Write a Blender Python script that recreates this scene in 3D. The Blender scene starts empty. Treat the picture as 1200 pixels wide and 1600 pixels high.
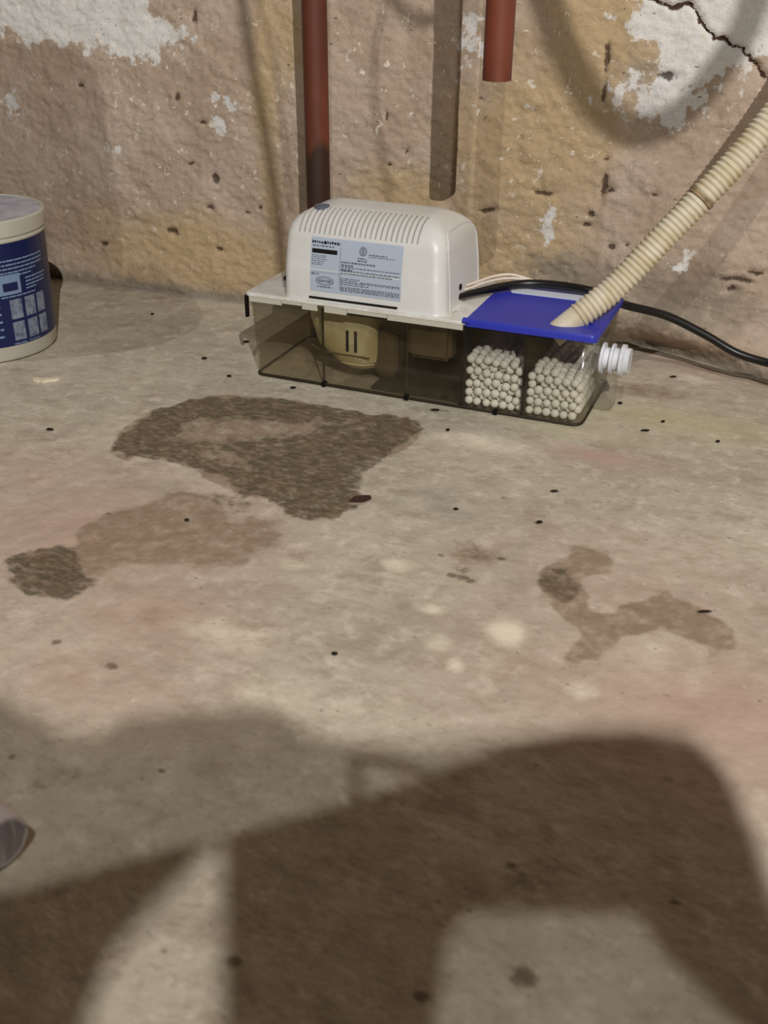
import bpy, bmesh, math, random
import numpy as np
from mathutils import Vector, Matrix

random.seed(7)
rng = np.random.default_rng(7)
S = bpy.context.scene
COL = S.collection

# ------------------------------------------------------------------ camera
F = 1599.3
CAM = np.array([0.5016, -0.8718, 0.3881])
RT = np.array([0.9259, 0.3776, 0.0074]); UP = np.array([-0.1882, 0.4445, 0.8758]); FW = np.array([-0.3275, 0.8123, -0.4827])
cd = bpy.data.cameras.new('camera'); cam = bpy.data.objects.new('camera', cd); COL.objects.link(cam)
cam.matrix_world = Matrix(((RT[0], UP[0], -FW[0], CAM[0]), (RT[1], UP[1], -FW[1], CAM[1]), (RT[2], UP[2], -FW[2], CAM[2]), (0, 0, 0, 1)))
cd.sensor_fit = 'VERTICAL'; cd.sensor_height = 36; cd.lens = F / 1600 * 36; cd.clip_start = 0.01
cd.dof.use_dof = True; cd.dof.focus_distance = 1.02; cd.dof.aperture_fstop = 10.5
S.camera = cam

# ------------------------------------------------------------------ world, lamps, exposure
W = bpy.data.worlds.new('world'); S.world = W; W.use_nodes = True
W.node_tree.nodes['Background'].inputs[0].default_value = (1.0, 0.82, 0.60, 1)
W.node_tree.nodes['Background'].inputs[1].default_value = 0.006
LX = np.array([1.55, -2.30, 1.90])      # bare bulb further right in the cellar
LY = np.array([0.75, -1.60, 1.90])      # bare bulb nearer the camera
def lamp(name, p, watts, col, rad):
    l = bpy.data.lights.new(name, 'POINT'); l.energy = watts; l.color = col; l.shadow_soft_size = rad
    o = bpy.data.objects.new(name, l); o.location = p; COL.objects.link(o)
lamp('bulb_light', LX, 262, (1.0, 0.965, 0.94), 0.007)
lamp('bulb_light', LY, 52, (1.0, 0.985, 0.94), 0.0025)
S.view_settings.view_transform = 'Standard'; S.view_settings.look = 'None'
S.view_settings.exposure = 0.0; S.view_settings.gamma = 1.0; S.view_settings.use_curve_mapping = False

# ------------------------------------------------------------------ measuring helpers
def ray(x, y): return FW + RT * (x - 600) / F - UP * (y - 800) / F
def onz(x, y, z=0.0): d = ray(x, y); return CAM + d * (z - CAM[2]) / d[2]
def ony(x, y, Y): d = ray(x, y); return CAM + d * (Y - CAM[1]) / d[1]
YW = 0.219

# ------------------------------------------------------------------ object helpers
def link(name, me, m=None, parent=None):
    o = bpy.data.objects.new(name, me); COL.objects.link(o)
    if m: me.materials.append(m)
    if parent:
        o.parent = parent
        if parent.type == 'EMPTY': o.location = -parent.location
    return o
def obj(name, bm, m, parent=None, smooth=True):
    bmesh.ops.recalc_face_normals(bm, faces=bm.faces)
    me = bpy.data.meshes.new(name); bm.to_mesh(me); bm.free()
    for p in me.polygons: p.use_smooth = smooth
    if smooth:
        try: me.set_sharp_from_angle(angle=math.radians(38))
        except Exception: pass
    return link(name, me, m, parent)
def tag(o, label=None, cat=None, group=None, kind=None):
    if label: o['label'] = label
    if cat: o['category'] = cat
    if group: o['group'] = group
    if kind: o['kind'] = kind
    return o
def empty(name, loc, label, cat, group=None):
    o = bpy.data.objects.new(name, None); o.location = loc; o.empty_display_size = .02; COL.objects.link(o)
    return tag(o, label, cat, group)
def B(): return bmesh.new()
def box(bm, x0, x1, y0, y1, z0, z1, bev=0.0):
    v = [bm.verts.new(p) for p in ((x0,y0,z0),(x1,y0,z0),(x1,y1,z0),(x0,y1,z0),(x0,y0,z1),(x1,y0,z1),(x1,y1,z1),(x0,y1,z1))]
    fs = [bm.faces.new([v[i] for i in q]) for q in ((0,3,2,1),(4,5,6,7),(0,1,5,4),(1,2,6,5),(2,3,7,6),(3,0,4,7))]
    if bev:
        es = list({e for f in fs for e in f.edges})
        bmesh.ops.bevel(bm, geom=es, offset=bev, segments=2, affect='EDGES')
def tube(bm, pts, r, n=12, cap=True):
    P = [np.array(p, float) for p in pts]; R = r if hasattr(r, '__len__') else [r] * len(P)
    rings = []; u = None
    for i, p in enumerate(P):
        t = P[min(i + 1, len(P) - 1)] - P[max(i - 1, 0)]; t /= np.linalg.norm(t) + 1e-12
        if u is None:
            a = np.array([0, 0, 1.]) if abs(t[2]) < .9 else np.array([1., 0, 0]); u = np.cross(t, a)
        else: u = u - t * (u @ t)
        u /= np.linalg.norm(u); w = np.cross(t, u)
        rings.append([bm.verts.new(p + (u * math.cos(2*math.pi*k/n) + w * math.sin(2*math.pi*k/n)) * R[i]) for k in range(n)])
    for a, b in zip(rings, rings[1:]):
        for k in range(n): bm.faces.new((a[k], a[(k+1) % n], b[(k+1) % n], b[k]))
    if cap: bm.faces.new(rings[0][::-1]); bm.faces.new(rings[-1])
def smooth_path(pts, n=8):
    P = [np.array(p, float) for p in pts]; P = [2*P[0]-P[1]] + P + [2*P[-1]-P[-2]]; out = []
    for i in range(1, len(P) - 2):
        a, b, c, d = P[i-1:i+3]
        for k in range(n):
            t = k / n; out.append(.5*((2*b)+(-a+c)*t+(2*a-5*b+4*c-d)*t*t+(-a+3*b-3*c+d)*t**3))
    out.append(P[-2]); return out
def lathe(bm, prof, cx, cy, n=64, cap0=True, cap1=True):
    rings = [[bm.verts.new((cx + r*math.cos(2*math.pi*k/n), cy + r*math.sin(2*math.pi*k/n), z)) for k in range(n)] for r, z in prof]
    for a, b in zip(rings, rings[1:]):
        for k in range(n): bm.faces.new((a[k], a[(k+1) % n], b[(k+1) % n], b[k]))
    if cap0: bm.faces.new(rings[0][::-1])
    if cap1: bm.faces.new(rings[-1])
def rrect(x0, x1, y0, y1, rl, rr, seg=6):
    out = []
    for cx, cy, a0, r in ((x1-rr, y1-rr, 0, rr), (x0+rl, y1-rl, 90, rl), (x0+rl, y0+rl, 180, rl), (x1-rr, y0+rr, 270, rr)):
        for k in range(seg + 1):
            a = math.radians(a0 + 90*k/seg); out.append((cx + r*math.cos(a), cy + r*math.sin(a)))
    return out
def loft(bm, levels, cap0=True, cap1=True):
    rings = [[bm.verts.new((x, y, z)) for x, y in ring] for ring, z in levels]; n = len(rings[0])
    for a, b in zip(rings, rings[1:]):
        for k in range(n): bm.faces.new((a[k], a[(k+1) % n], b[(k+1) % n], b[k]))
    if cap0: bm.faces.new(rings[0][::-1])
    if cap1: bm.faces.new(rings[-1])
def slab(bm, poly, thick_vec):
    a = [bm.verts.new(p) for p in poly]; b = [bm.verts.new(np.array(p) + thick_vec) for p in poly]; n = len(a)
    bm.faces.new(a); bm.faces.new(b[::-1])
    for k in range(n): bm.faces.new((a[k], b[k], b[(k+1) % n], a[(k+1) % n]))

# ------------------------------------------------------------------ noise and field helpers (numpy)
_T = rng.random((256, 256))
def vnoise(x, y, s, seed=0):
    x = x / s + seed*17.3; y = y / s + seed*9.7
    xi = np.floor(x).astype(int); yi = np.floor(y).astype(int); fx = x - xi; fy = y - yi
    fx = fx*fx*(3-2*fx); fy = fy*fy*(3-2*fy)
    g = lambda i, j: _T[(xi+i) % 256, (yi+j) % 256]
    return (g(0,0)*(1-fx)+g(1,0)*fx)*(1-fy) + (g(0,1)*(1-fx)+g(1,1)*fx)*fy - .5
def fbm(x, y, s, o=4, seed=0):
    r = 0*x
    for k in range(o): r = r + vnoise(x, y, s/2**k, seed+k) * .55**k
    return r
def seg_dist(x, y, pts, closed):
    d = np.full(x.shape, 9.0); ins = np.zeros(x.shape, bool); n = len(pts)
    for i in range(n if closed else n - 1):
        ax, ay = pts[i]; bx, by = pts[(i+1) % n]; vx, vy = bx-ax, by-ay; L2 = vx*vx+vy*vy + 1e-12
        t = np.clip(((x-ax)*vx + (y-ay)*vy)/L2, 0, 1); d = np.minimum(d, np.hypot(x-ax-t*vx, y-ay-t*vy))
        if closed: ins ^= ((ay > y) != (by > y)) & (x < (bx-ax)*(y-ay)/((by-ay) if abs(by-ay) > 1e-12 else 1e-12) + ax)
    return np.where(ins, -d, d) if closed else d
def region(x, y, pts, w, jit=0.0, seed=0):
    d = seg_dist(x, y, pts, True)
    if jit: d = d + fbm(x, y, jit*4, 4, seed) * jit * 2
    return np.clip(.5 - d/(2*w), 0, 1)
def gauss(x, y, c, sx, sy, rot=0):
    dx = x-c[0]; dy = y-c[1]; ca, sa = math.cos(rot), math.sin(rot)
    return np.exp(-.5*(((dx*ca+dy*sa)/sx)**2 + ((-dx*sa+dy*ca)/sy)**2))
def grid_axis(lo, hi, step, flo, fhi):
    a = list(np.arange(flo, fhi + 1e-9, step)); out = []; s = step; v = flo
    while v > lo: s *= 1.35; v -= s; out.append(max(v, lo))
    b = out[::-1] + a; s = step; v = fhi
    while v < hi: s *= 1.35; v += s; b.append(min(v, hi))
    return np.array(b)
def grid_mesh(name, U, V, fn, m, attrs):
    u, v = np.meshgrid(U, V); P = fn(u, v); nx, ny = len(U), len(V)
    co = np.stack(P, -1).reshape(-1, 3).astype(np.float32)
    i = np.arange(nx*ny).reshape(ny, nx); q = np.stack([i[:-1,:-1], i[:-1,1:], i[1:,1:], i[1:,:-1]], -1).reshape(-1, 4)
    me = bpy.data.meshes.new(name); me.vertices.add(len(co)); me.vertices.foreach_set('co', co.ravel())
    me.loops.add(q.size); me.loops.foreach_set('vertex_index', q.ravel().astype(np.int32))
    me.polygons.add(len(q)); me.polygons.foreach_set('loop_start', np.arange(0, q.size, 4, dtype=np.int32))
    me.polygons.foreach_set('loop_total', np.full(len(q), 4, dtype=np.int32))
    me.polygons.foreach_set('use_smooth', np.ones(len(q), bool)); me.update(); me.validate()
    for k, a in attrs(u, v).items():
        at = me.attributes.new(k, 'FLOAT', 'POINT'); at.data.foreach_set('value', a.ravel().astype(np.float32))
    return tag(link(name, me, m), kind='structure')

# ------------------------------------------------------------------ material helpers
class N:
    def __init__(s, name):
        s.m = bpy.data.materials.new(name); s.m.use_nodes = True; s.t = s.m.node_tree; s.b = s.t.nodes['Principled BSDF']
        s.out = s.t.nodes['Material Output']; s.tc = s.t.nodes.new('ShaderNodeTexCoord')
    def add(s, kind, **kw):
        n = s.t.nodes.new(kind)
        for k, v in kw.items():
            if k.startswith('i_'): n.inputs[int(k[2:])].default_value = v
            else: setattr(n, k, v)
        return n
    def L(s, a, b): s.t.links.new(a, b)
    def noise(s, scale, detail=4, rough=.6, stretch=None, dist=0.0):
        n = s.add('ShaderNodeTexNoise'); n.inputs['Scale'].default_value = scale; n.inputs['Detail'].default_value = detail
        n.inputs['Roughness'].default_value = rough; n.inputs['Distortion'].default_value = dist
        src = s.tc.outputs['Object']
        if stretch:
            mp = s.add('ShaderNodeMapping'); mp.inputs['Scale'].default_value = stretch[:3]
            if len(stretch) > 3: mp.inputs['Rotation'].default_value = (0, 0, stretch[3])
            s.L(src, mp.inputs[0]); src = mp.outputs[0]
        s.L(src, n.inputs['Vector']); return n.outputs['Fac']
    def attr(s, name): return s.add('ShaderNodeAttribute', attribute_name=name).outputs['Fac']
    def math(s, op, a, b=None, clamp=False):
        n = s.add('ShaderNodeMath', operation=op, use_clamp=clamp)
        for i, v in enumerate((a, b)):
            if v is None: continue
            if isinstance(v, (int, float)): n.inputs[i].default_value = v
            else: s.L(v, n.inputs[i])
        return n.outputs[0]
    def ramp(s, v, a, b, lo=0., hi=1.):
        n = s.add('ShaderNodeMapRange', interpolation_type='SMOOTHSTEP'); s.L(v, n.inputs[0])
        for i, q in enumerate((a, b, lo, hi)): n.inputs[i+1].default_value = q
        return n.outputs[0]
    def mix(s, f, a, b, mode='MIX'):
        n = s.add('ShaderNodeMix', data_type='RGBA', blend_type=mode)
        for i, v in ((0, f), (6, a), (7, b)):
            if isinstance(v, (int, float)): n.inputs[i].default_value = v
            elif isinstance(v, tuple): n.inputs[i].default_value = (*v, 1) if len(v) == 3 else v
            else: s.L(v, n.inputs[i])
        return n.outputs[2]
    def bump(s, h, strength, dist, prev=None):
        n = s.add('ShaderNodeBump'); n.inputs['Strength'].default_value = strength; n.inputs['Distance'].default_value = dist
        s.L(h, n.inputs['Height'])
        if prev: s.L(prev, n.inputs['Normal'])
        return n.outputs[0]
def srgb(r, g, b): return tuple(((c/255)/12.92 if c/255 <= .04045 else ((c/255+.055)/1.055)**2.4) for c in (r, g, b))
def plain(name, col, rough=.5, spec=.5, var=0.0, vscale=60, metal=0, bumps=0.0, dirt=None):
    n = N(name); c = (*col, 1); n.b.inputs['Base Color'].default_value = c
    n.b.inputs['Roughness'].default_value = rough; n.b.inputs['Specular IOR Level'].default_value = spec; n.b.inputs['Metallic'].default_value = metal
    if var:
        nz = n.noise(vscale, 5); f = n.ramp(nz, .35, .7)
        d = dirt or tuple(q*(1-var) for q in col)
        n.L(n.mix(f, col, d), n.b.inputs['Base Color'])
    if bumps: n.L(n.bump(n.noise(vscale*3, 4), .4, bumps), n.b.inputs['Normal'])
    return n.m
def clear_plastic(name, tint, haze, hazecol, gloss=.08):
    n = N(name); t = n.t; n.t.nodes.remove(n.b)
    tr = n.add('ShaderNodeBsdfTransparent'); tr.inputs[0].default_value = (*tint, 1)
    gl = n.add('ShaderNodeBsdfGlossy'); gl.inputs['Roughness'].default_value = .12
    df = n.add('ShaderNodeBsdfDiffuse'); df.inputs[0].default_value = (*hazecol, 1)
    fz = n.ramp(n.noise(28, 4), .35, .75, haze*.5, haze*1.7)
    m1 = n.add('ShaderNodeMixShader'); n.L(fz, m1.inputs[0]); n.L(tr.outputs[0], m1.inputs[1]); n.L(df.outputs[0], m1.inputs[2])
    fr = n.add('ShaderNodeLayerWeight'); fr.inputs[0].default_value = .5
    ff = n.math('ADD', n.math('MULTIPLY', n.math('POWER', fr.outputs['Facing'], 4.0), .5), gloss * .5)
    m2 = n.add('ShaderNodeMixShader'); n.L(ff, m2.inputs[0]); n.L(m1.outputs[0], m2.inputs[1]); n.L(gl.outputs[0], m2.inputs[2])
    n.L(m2.outputs[0], n.out.inputs[0]); return n.m

# ------------------------------------------------------------------ wall material
n = N('painted_masonry')
warm = n.mix(n.ramp(n.noise(9, 4), .38, .62), srgb(192, 174, 156), srgb(178, 158, 138))
nz = n.noise(55, 6, .65); nf = n.noise(260, 4, .65)
och = n.ramp(n.math('ADD', n.attr('ochre'), n.math('MULTIPLY', n.math('SUBTRACT', n.noise(22, 5), .5), .9)), .25, .8)
c = n.mix(och, warm, srgb(190, 166, 130))
def thr(a, k, lo, hi, src=None):
    return n.ramp(n.math('ADD', a, n.math('MULTIPLY', n.math('SUBTRACT', src or nz, .5), k)), lo, hi)
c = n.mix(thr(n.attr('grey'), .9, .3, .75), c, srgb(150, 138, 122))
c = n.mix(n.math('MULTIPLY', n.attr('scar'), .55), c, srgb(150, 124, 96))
c = n.mix(n.ramp(n.noise(140, 5, .7), .52, .72, 0, .30), c, srgb(140, 118, 92))
c = n.mix(thr(n.attr('white'), 2.1, .46, .62), c, srgb(222, 219, 214))
fl = n.math('MULTIPLY', n.ramp(n.noise(95, 3, .6, dist=.6), .64, .69), n.attr('fleck'))
c = n.mix(fl, c, srgb(228, 218, 202))
f2 = n.math('MULTIPLY', n.ramp(n.noise(62, 7, .8), .60, .66), n.attr('fleck'))
c = n.mix(n.math('MULTIPLY', f2, .8), c, srgb(222, 212, 196))
c = n.mix(n.ramp(n.noise(420, 3, .7), .55, .72, 0, .35), c, srgb(120, 96, 74))
dk = n.ramp(n.noise(120, 2, .5, (1, 1, 1.9)), .735, .77)
c = n.mix(n.math('MULTIPLY', dk, .7), c, srgb(95, 68, 46))
c = n.mix(n.math('MULTIPLY', thr(n.attr('pit'), 1.4, .30, .72, n.noise(190, 4, .7)), .85), c, srgb(60, 40, 28))
c = n.mix(thr(n.attr('crack'), .5, .45, .7, nf), c, srgb(72, 52, 40))
n.L(c, n.b.inputs['Base Color']); n.b.inputs['Roughness'].default_value = .82; n.b.inputs['Specular IOR Level'].default_value = .25
bb = n.bump(n.noise(120, 6, .7, (1, 1, 1.5)), .75, .0016)
bb = n.bump(n.noise(330, 5, .6), .6, .0011, bb)
n.L(n.bump(n.math('MULTIPLY', dk, -1.0), .8, .002, bb), n.b.inputs['Normal'])
M_wall = n.m

# wall mesh, rough by displacement, with its own marks
def Wp(*pts): return [tuple(ony(x, y, YW)[[0, 2]]) for x, y in pts]
def foot(x): return np.interp(x, [-3, -.50, -.17, .05, .22, .37, .44, .50, .60, 3], [.214, .214, .219, .228, .240, .252, .228, .196, .180, .180])
crack_pts = Wp((960, -30), (1030, 2), (1055, 18), (1078, 4), (1092, 30), (1112, 55), (1140, 68), (1170, 90), (1205, 125), (1260, 170))
pits = [(339, 276, 9, 9), (330, 322, 9, 6), (272, 360, 13, 7), (343, 390, 8, 4), (406, 326, 4, 4), (386, 331, 8, 2.5), (298, 256, 7, 3), (127, 134, 7, 5), (303, 23, 4, 12),
        (278, 152, 5, 8), (318, 192, 10, 2.5), (925, 333, 9, 6), (917, 352, 9, 4), (958, 383, 7, 5), (983, 379, 3, 3), (948, 248, 4, 2.5), (954, 298, 6, 3), (1044, 118, 14, 5), (1026, 301, 6, 3),
        (948, 90, 4, 22), (946, 140, 4, 14), (165, 380, 10, 4), (605, 178, 2, 7), (632, 240, 3, 3), (610, 253, 4, 3), (1150, 440, 24, 4), (1180, 426, 14, 4), (1140, 455, 6, 4), (945, 290, 5, 18), (760, 330, 14, 4), (850, 300, 16, 4)]
def wall_fields(x, z):
    f = {}
    wob = fbm(x, z, .03, 4, 3)
    white = region(x, z, Wp((-80, -200), (-80, 50), (40, 62), (130, 70), (170, 88), (225, 100), (300, 60), (250, 20), (230, -200)), .02, .012, 1) * .95
    white = np.maximum(white, .62*gauss(x, z, Wp((348, 155))[0], .024, .010, -.2)); white = np.maximum(white, .72*gauss(x, z, Wp((345, 202))[0], .012, .012))
    white = np.maximum(white, .66*gauss(x, z, Wp((18, 165))[0], .018, .016)); white = np.maximum(white, .5*gauss(x, z, Wp((180, 232))[0], .02, .01))
    white = np.maximum(white, region(x, z, Wp((1000, -200), (1010, 10), (960, 40), (1000, 75), (1030, 110), (985, 140), (1050, 190), (1110, 140), (1180, 90), (1400, 120), (1500, -200)), .022, .014, 5) * .95)
    white = np.maximum(white, .6*gauss(x, z, Wp((980, 150))[0], .03, .022)); white = np.maximum(white, .66*gauss(x, z, Wp((855, 350))[0], .012, .022))
    white = np.maximum(white, .62*gauss(x, z, Wp((730, 60))[0], .016, .03)); white = np.maximum(white, .50*gauss(x, z, Wp((1080, 400))[0], .03, .012, .5)); white = np.maximum(white, .6*gauss(x, z, Wp((830, 180))[0], .012, .02)*.6)
    f['white'] = white
    och = np.zeros_like(x)
    for px, py, sx, sy, k in ((330, 400, .16, .05, .9), (230, 390, .08, .04, .7), (420, 180, .018, .3, .7), (445, 60, .02, .05, .8), (860, 240, .10, .10, .95), (950, 40, .05, .07, .9), (800, 400, .12, .07, .8), (640, 300, .06, .03, .8), (1130, 480, .07, .03, .3), (880, 80, .03, .1, .7)):
        och = np.maximum(och, k*gauss(x, z, Wp((px, py))[0], sx, sy))
    f['ochre'] = och * (1 - .8*gauss(x, z, Wp((1040, 330))[0], .06, .06))
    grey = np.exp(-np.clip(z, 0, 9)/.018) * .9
    for px, py, sx, sy, k in ((900, 430, .06, .025, .8), (1060, 470, .08, .04, .75), (250, 455, .05, .014, .8), (100, 430, .05, .02, .5), (1010, 110, .05, .04, .5), (130, 60, .09, .02, .45)):
        grey = np.maximum(grey, k*gauss(x, z, Wp((px, py))[0], sx, sy))
    f['grey'] = grey
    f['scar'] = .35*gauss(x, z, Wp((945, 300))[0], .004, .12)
    f['fleck'] = np.clip(.35 + .9*gauss(x, z, Wp((230, 160))[0], .12, .09) + .8*gauss(x, z, Wp((640, 130))[0], .06, .1) + .6*gauss(x, z, Wp((860, 230))[0], .1, .08) + .5*gauss(x, z, Wp((1100, 30))[0], .1, .05), 0, 1) * (1 - .7*gauss(x, z, Wp((1040, 330))[0], .07, .07))
    pit = np.zeros_like(x)
    for px, py, sx, sy in pits: pit = np.maximum(pit, gauss(x + .004*wob, z + .006*wob, Wp((px, py))[0], sx*.00052, sy*.00052))
    f['pit'] = pit
    d = seg_dist(x + .006*fbm(x, z, .012, 3, 9), z + .006*fbm(x, z, .012, 3, 12), crack_pts, False)
    f['crack'] = np.clip(1 - d/.0034, 0, 1)
    return f
def wall_shape(x, z):
    f = wall_fields(x, z)
    t = np.clip(z/.05, 0, 1); t = t*t*(3-2*t)
    y = foot(x)*(1-t) + YW*t
    y = y + .008*fbm(x, z, .16, 3, 1) + .0026*fbm(x, z*1.5, .026, 4, 2) + .0016*fbm(x, z*1.5, .0065, 3, 6)
    y = y - .0010*np.clip(f['white']-.4, 0, 1) + .004*f['pit'] + .006*f['crack']
    y = y - .016*gauss(x, z, (.42, .028), .05, .012) - .004*gauss(x, z, (.30, .02), .06, .012)
    return x, y, z
U = grid_axis(-2.2, 3.0, .0022, -.60, .62); V = grid_axis(-.02, 2.3, .0022, -.018, .40)
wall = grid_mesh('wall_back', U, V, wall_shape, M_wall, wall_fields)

# ------------------------------------------------------------------ floor
n = N('worn_concrete')
nz = n.noise(42, 7, .68); nf = n.noise(230, 5, .7)
c = n.mix(n.ramp(n.noise(7, 5, .6), .35, .66), srgb(196, 187, 168), srgb(178, 169, 151))
c = n.mix(n.ramp(n.noise(24, 6, .7, (1, 1.7, 1, .5)), .45, .68, 0, .65), c, srgb(158, 144, 124))
c = n.mix(n.ramp(n.noise(60, 6, .7), .48, .70, 0, .7), c, srgb(216, 207, 190))
c = n.mix(n.ramp(n.noise(130, 6, .75, (1, 1.8, 1, .5)), .50, .70, 0, .45), c, srgb(140, 124, 104))
c = n.mix(n.math('MULTIPLY', n.attr('pink'), 1.0), c, srgb(186, 158, 142))
c = n.mix(n.math('MULTIPLY', n.attr('yellow'), .6), c, srgb(190, 182, 140))
c = n.mix(thr(n.attr('pale'), .8, .35, .85), c, srgb(226, 216, 194))
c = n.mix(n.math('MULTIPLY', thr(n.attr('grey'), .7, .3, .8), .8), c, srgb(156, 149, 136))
c = n.mix(n.math('MULTIPLY', thr(n.attr('brown'), .35, .38, .6), n.ramp(n.noise(75, 6, .7), .3, .6, .30, .85)), c, srgb(140, 120, 98))
dampf = n.math('MULTIPLY', thr(n.attr('damp'), .9, .40, .62), n.ramp(n.noise(95, 6, .75, (1, 1.8, 1, .5)), .33, .57, .35, 1.))
c = n.mix(n.math('MULTIPLY', dampf, n.ramp(nf, .3, .7, .8, 1.)), c, n.mix(n.ramp(n.noise(60, 5), .4, .65), srgb(84, 76, 58), srgb(104, 86, 66)))
c = n.mix(n.math('MULTIPLY', thr(n.attr('speck'), 1.0, .45, .9, nf), .75), c, srgb(84, 70, 52))
sp = n.ramp(n.noise(150, 2, .5, (1, 1.5, 1, .4)), .71, .76)
c = n.mix(n.math('MULTIPLY', sp, .55), c, srgb(104, 86, 66))
ws = n.ramp(n.noise(118, 2, .5), .73, .78)
c = n.mix(n.math('MULTIPLY', ws, .5), c, srgb(222, 214, 200))
n.L(c, n.b.inputs['Base Color'])
n.L(n.math('SUBTRACT', .80, n.math('MULTIPLY', dampf, .22)), n.b.inputs['Roughness']); n.b.inputs['Specular IOR Level'].default_value = .3
bb = n.bump(n.noise(38, 7, .65, (1, 1.6, 1, .5)), .55, .0028)
n.L(n.bump(nf, .5, .0007, bb), n.b.inputs['Normal'])
M_floor = n.m
def Fp(*pts): return [tuple(onz(x, y)[:2]) for x, y in pts]
S1 = Fp((170,690),(240,640),(300,622),(350,615),(420,615),(480,625),(560,640),(640,650),(662,668),(640,690),(600,712),(570,730),(545,745),(560,762),(575,778),(550,790),(525,820),(495,815),(450,800),(420,778),(370,770),(340,752),(300,735),(250,718),(200,715),(172,705))
S1b = Fp((280,745),(340,750),(450,800),(490,820),(470,840),(420,835),(350,800),(300,775))
S2 = Fp((5,870),(50,855),(100,850),(150,800),(220,780),(290,750),(380,790),(480,830),(440,862),(370,900),(300,905),(200,905),(150,920),(110,946),(60,938),(8,912))
S2d = Fp((2,875),(50,852),(95,850),(120,870),(145,905),(150,918),(110,946),(60,938),(8,912))
S3 = Fp((840,890),(900,850),(950,860),(960,890),(930,897),(900,897),(925,950),(960,952),(965,935),(1040,915),(1080,940),(1140,980),(1145,1010),(1110,1027),(1085,1000),(1040,975),(970,990),(945,1035),(890,1025),(905,985),(860,950),(835,912))
S3d = Fp((842,890),(880,865),(905,900),(912,945),(890,960),(860,945),(836,912))
def floor_fields(x, y):
    f = {}
    wob = fbm(x, y, .04, 4, 21)
    cen = .7*gauss(x, y, Fp((330, 672))[0], .045, .022, .3) + .55*gauss(x, y, Fp((480, 665))[0], .05, .02, .3) + .5*gauss(x, y, Fp((370, 720))[0], .035, .02)
    dmp = .74*region(x, y, S1, .008, .008, 4) * (1 - .6*np.clip(cen, 0, 1))
    dmp = np.maximum(dmp, 1.0*region(x, y, Fp((570, 665),(650, 660),(655, 672),(600, 708),(560, 712)), .012, .006, 9)); dmp = np.maximum(dmp, .95*region(x, y, Fp((180, 690),(230, 650),(300, 625),(430, 622),(440, 640),(290, 655),(270, 690),(200, 712)), .010, .006, 3))
    dmp = np.maximum(dmp, 1.0*region(x, y, Fp((380,700),(470,690),(560,735),(560,785),(520,815),(450,795),(400,760)), .02, .01, 8))
    dmp = np.maximum(dmp, .48*region(x, y, S1b, .02, .012, 5)); dmp = np.maximum(dmp, .80*region(x, y, S2d, .010, .006, 6)); dmp = np.maximum(dmp, .60*region(x, y, S3d, .010, .006, 6))
    dmp = np.maximum(dmp, .5*gauss(x, y, Fp((725, 888))[0], .012, .007)); dmp = np.maximum(dmp, .42*gauss(x, y, Fp((740, 860))[0], .03, .02))
    dmp = np.maximum(dmp, .40*gauss(x, y, Fp((60, 1230))[0], .08, .06)); dmp = np.maximum(dmp, .42*gauss(x, y, Fp((840, 1370))[0], .04, .03)); dmp = np.maximum(dmp, .45*gauss(x, y, Fp((1075, 1210))[0], .03, .02))
    dmp = np.maximum(dmp, .55*gauss(x, y, Fp((690, 640))[0], .02, .008))
    f['damp'] = dmp
    br = np.maximum(region(x, y, S1, .010, .012, 4), .62*region(x, y, S2, .014, .012, 7)); br = np.maximum(br, .85*region(x, y, S3, .008, .004, 7))
    br = np.maximum(br, .55*gauss(x, y, Fp((735, 865))[0], .035, .025)); br = np.maximum(br, .6*gauss(x, y, Fp((1010, 608))[0], .05, .025, .0)); br = np.maximum(br, .45*gauss(x, y, Fp((240, 960))[0], .03, .03))
    f['brown'] = br
    pk = np.zeros_like(x)
    for px, py, sx, sy, k in ((150, 830, .09, .07, .8), (60, 750, .08, .05, .5), (935, 712, .035, .012, .9), (1150, 1120, .1, .06, .8), (240, 960, .05, .04, .7), (1100, 570, .05, .03, .6), (150, 1060, .06, .03, .6), (1000, 930, .08, .06, .4)):
        pk = np.maximum(pk, k*gauss(x, y, Fp((px, py))[0], sx, sy))
    f['pink'] = pk
    f['yellow'] = np.clip(gauss(x, y, Fp((1050, 655))[0], .08, .02) + .7*gauss(x, y, Fp((900, 672))[0], .05, .012), 0, 1)
    pl = np.zeros_like(x)
    for px, py, sx, sy, k in ((790, 985, .014, .014, .85), (345, 990, .035, .018, .7), (620, 882, .012, .012, .8), (685, 1005, .012, .010, .7), (675, 950, .008, .007, .9), (710, 1035, .007, .008, .8), (760, 690, .06, .02, .7), (1000, 760, .12, .035, .45), (1080, 590, .03, .012, .7), (1180, 560, .04, .02, .6), (450, 880, .02, .01, .6), (905, 1075, .015, .012, .6), (200, 610, .1, .03, .35), (1050, 1020, .05, .04, .5), (440, 1090, .1, .03, .5), (80, 690, .06, .04, .3)):
        pl = np.maximum(pl, k*gauss(x, y, Fp((px, py))[0], sx, sy))
    f['pale'] = pl
    gr = np.clip(np.exp(-np.clip(foot(x) - y, 0, 9)/.018), 0, 1)  # shadow line of the wall joint, painted into the floor colour
    for px, py, sx, sy, k in ((700, 790, .07, .06, .55), (600, 960, .1, .1, .4), (1120, 830, .07, .05, .35), (250, 760, .05, .02, .5), (350, 1150, .2, .06, .3), (800, 880, .05, .05, .5)):
        gr = np.maximum(gr, k*gauss(x, y, Fp((px, py))[0], sx, sy))
    f['grey'] = gr
    spk = np.zeros_like(x)
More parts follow.
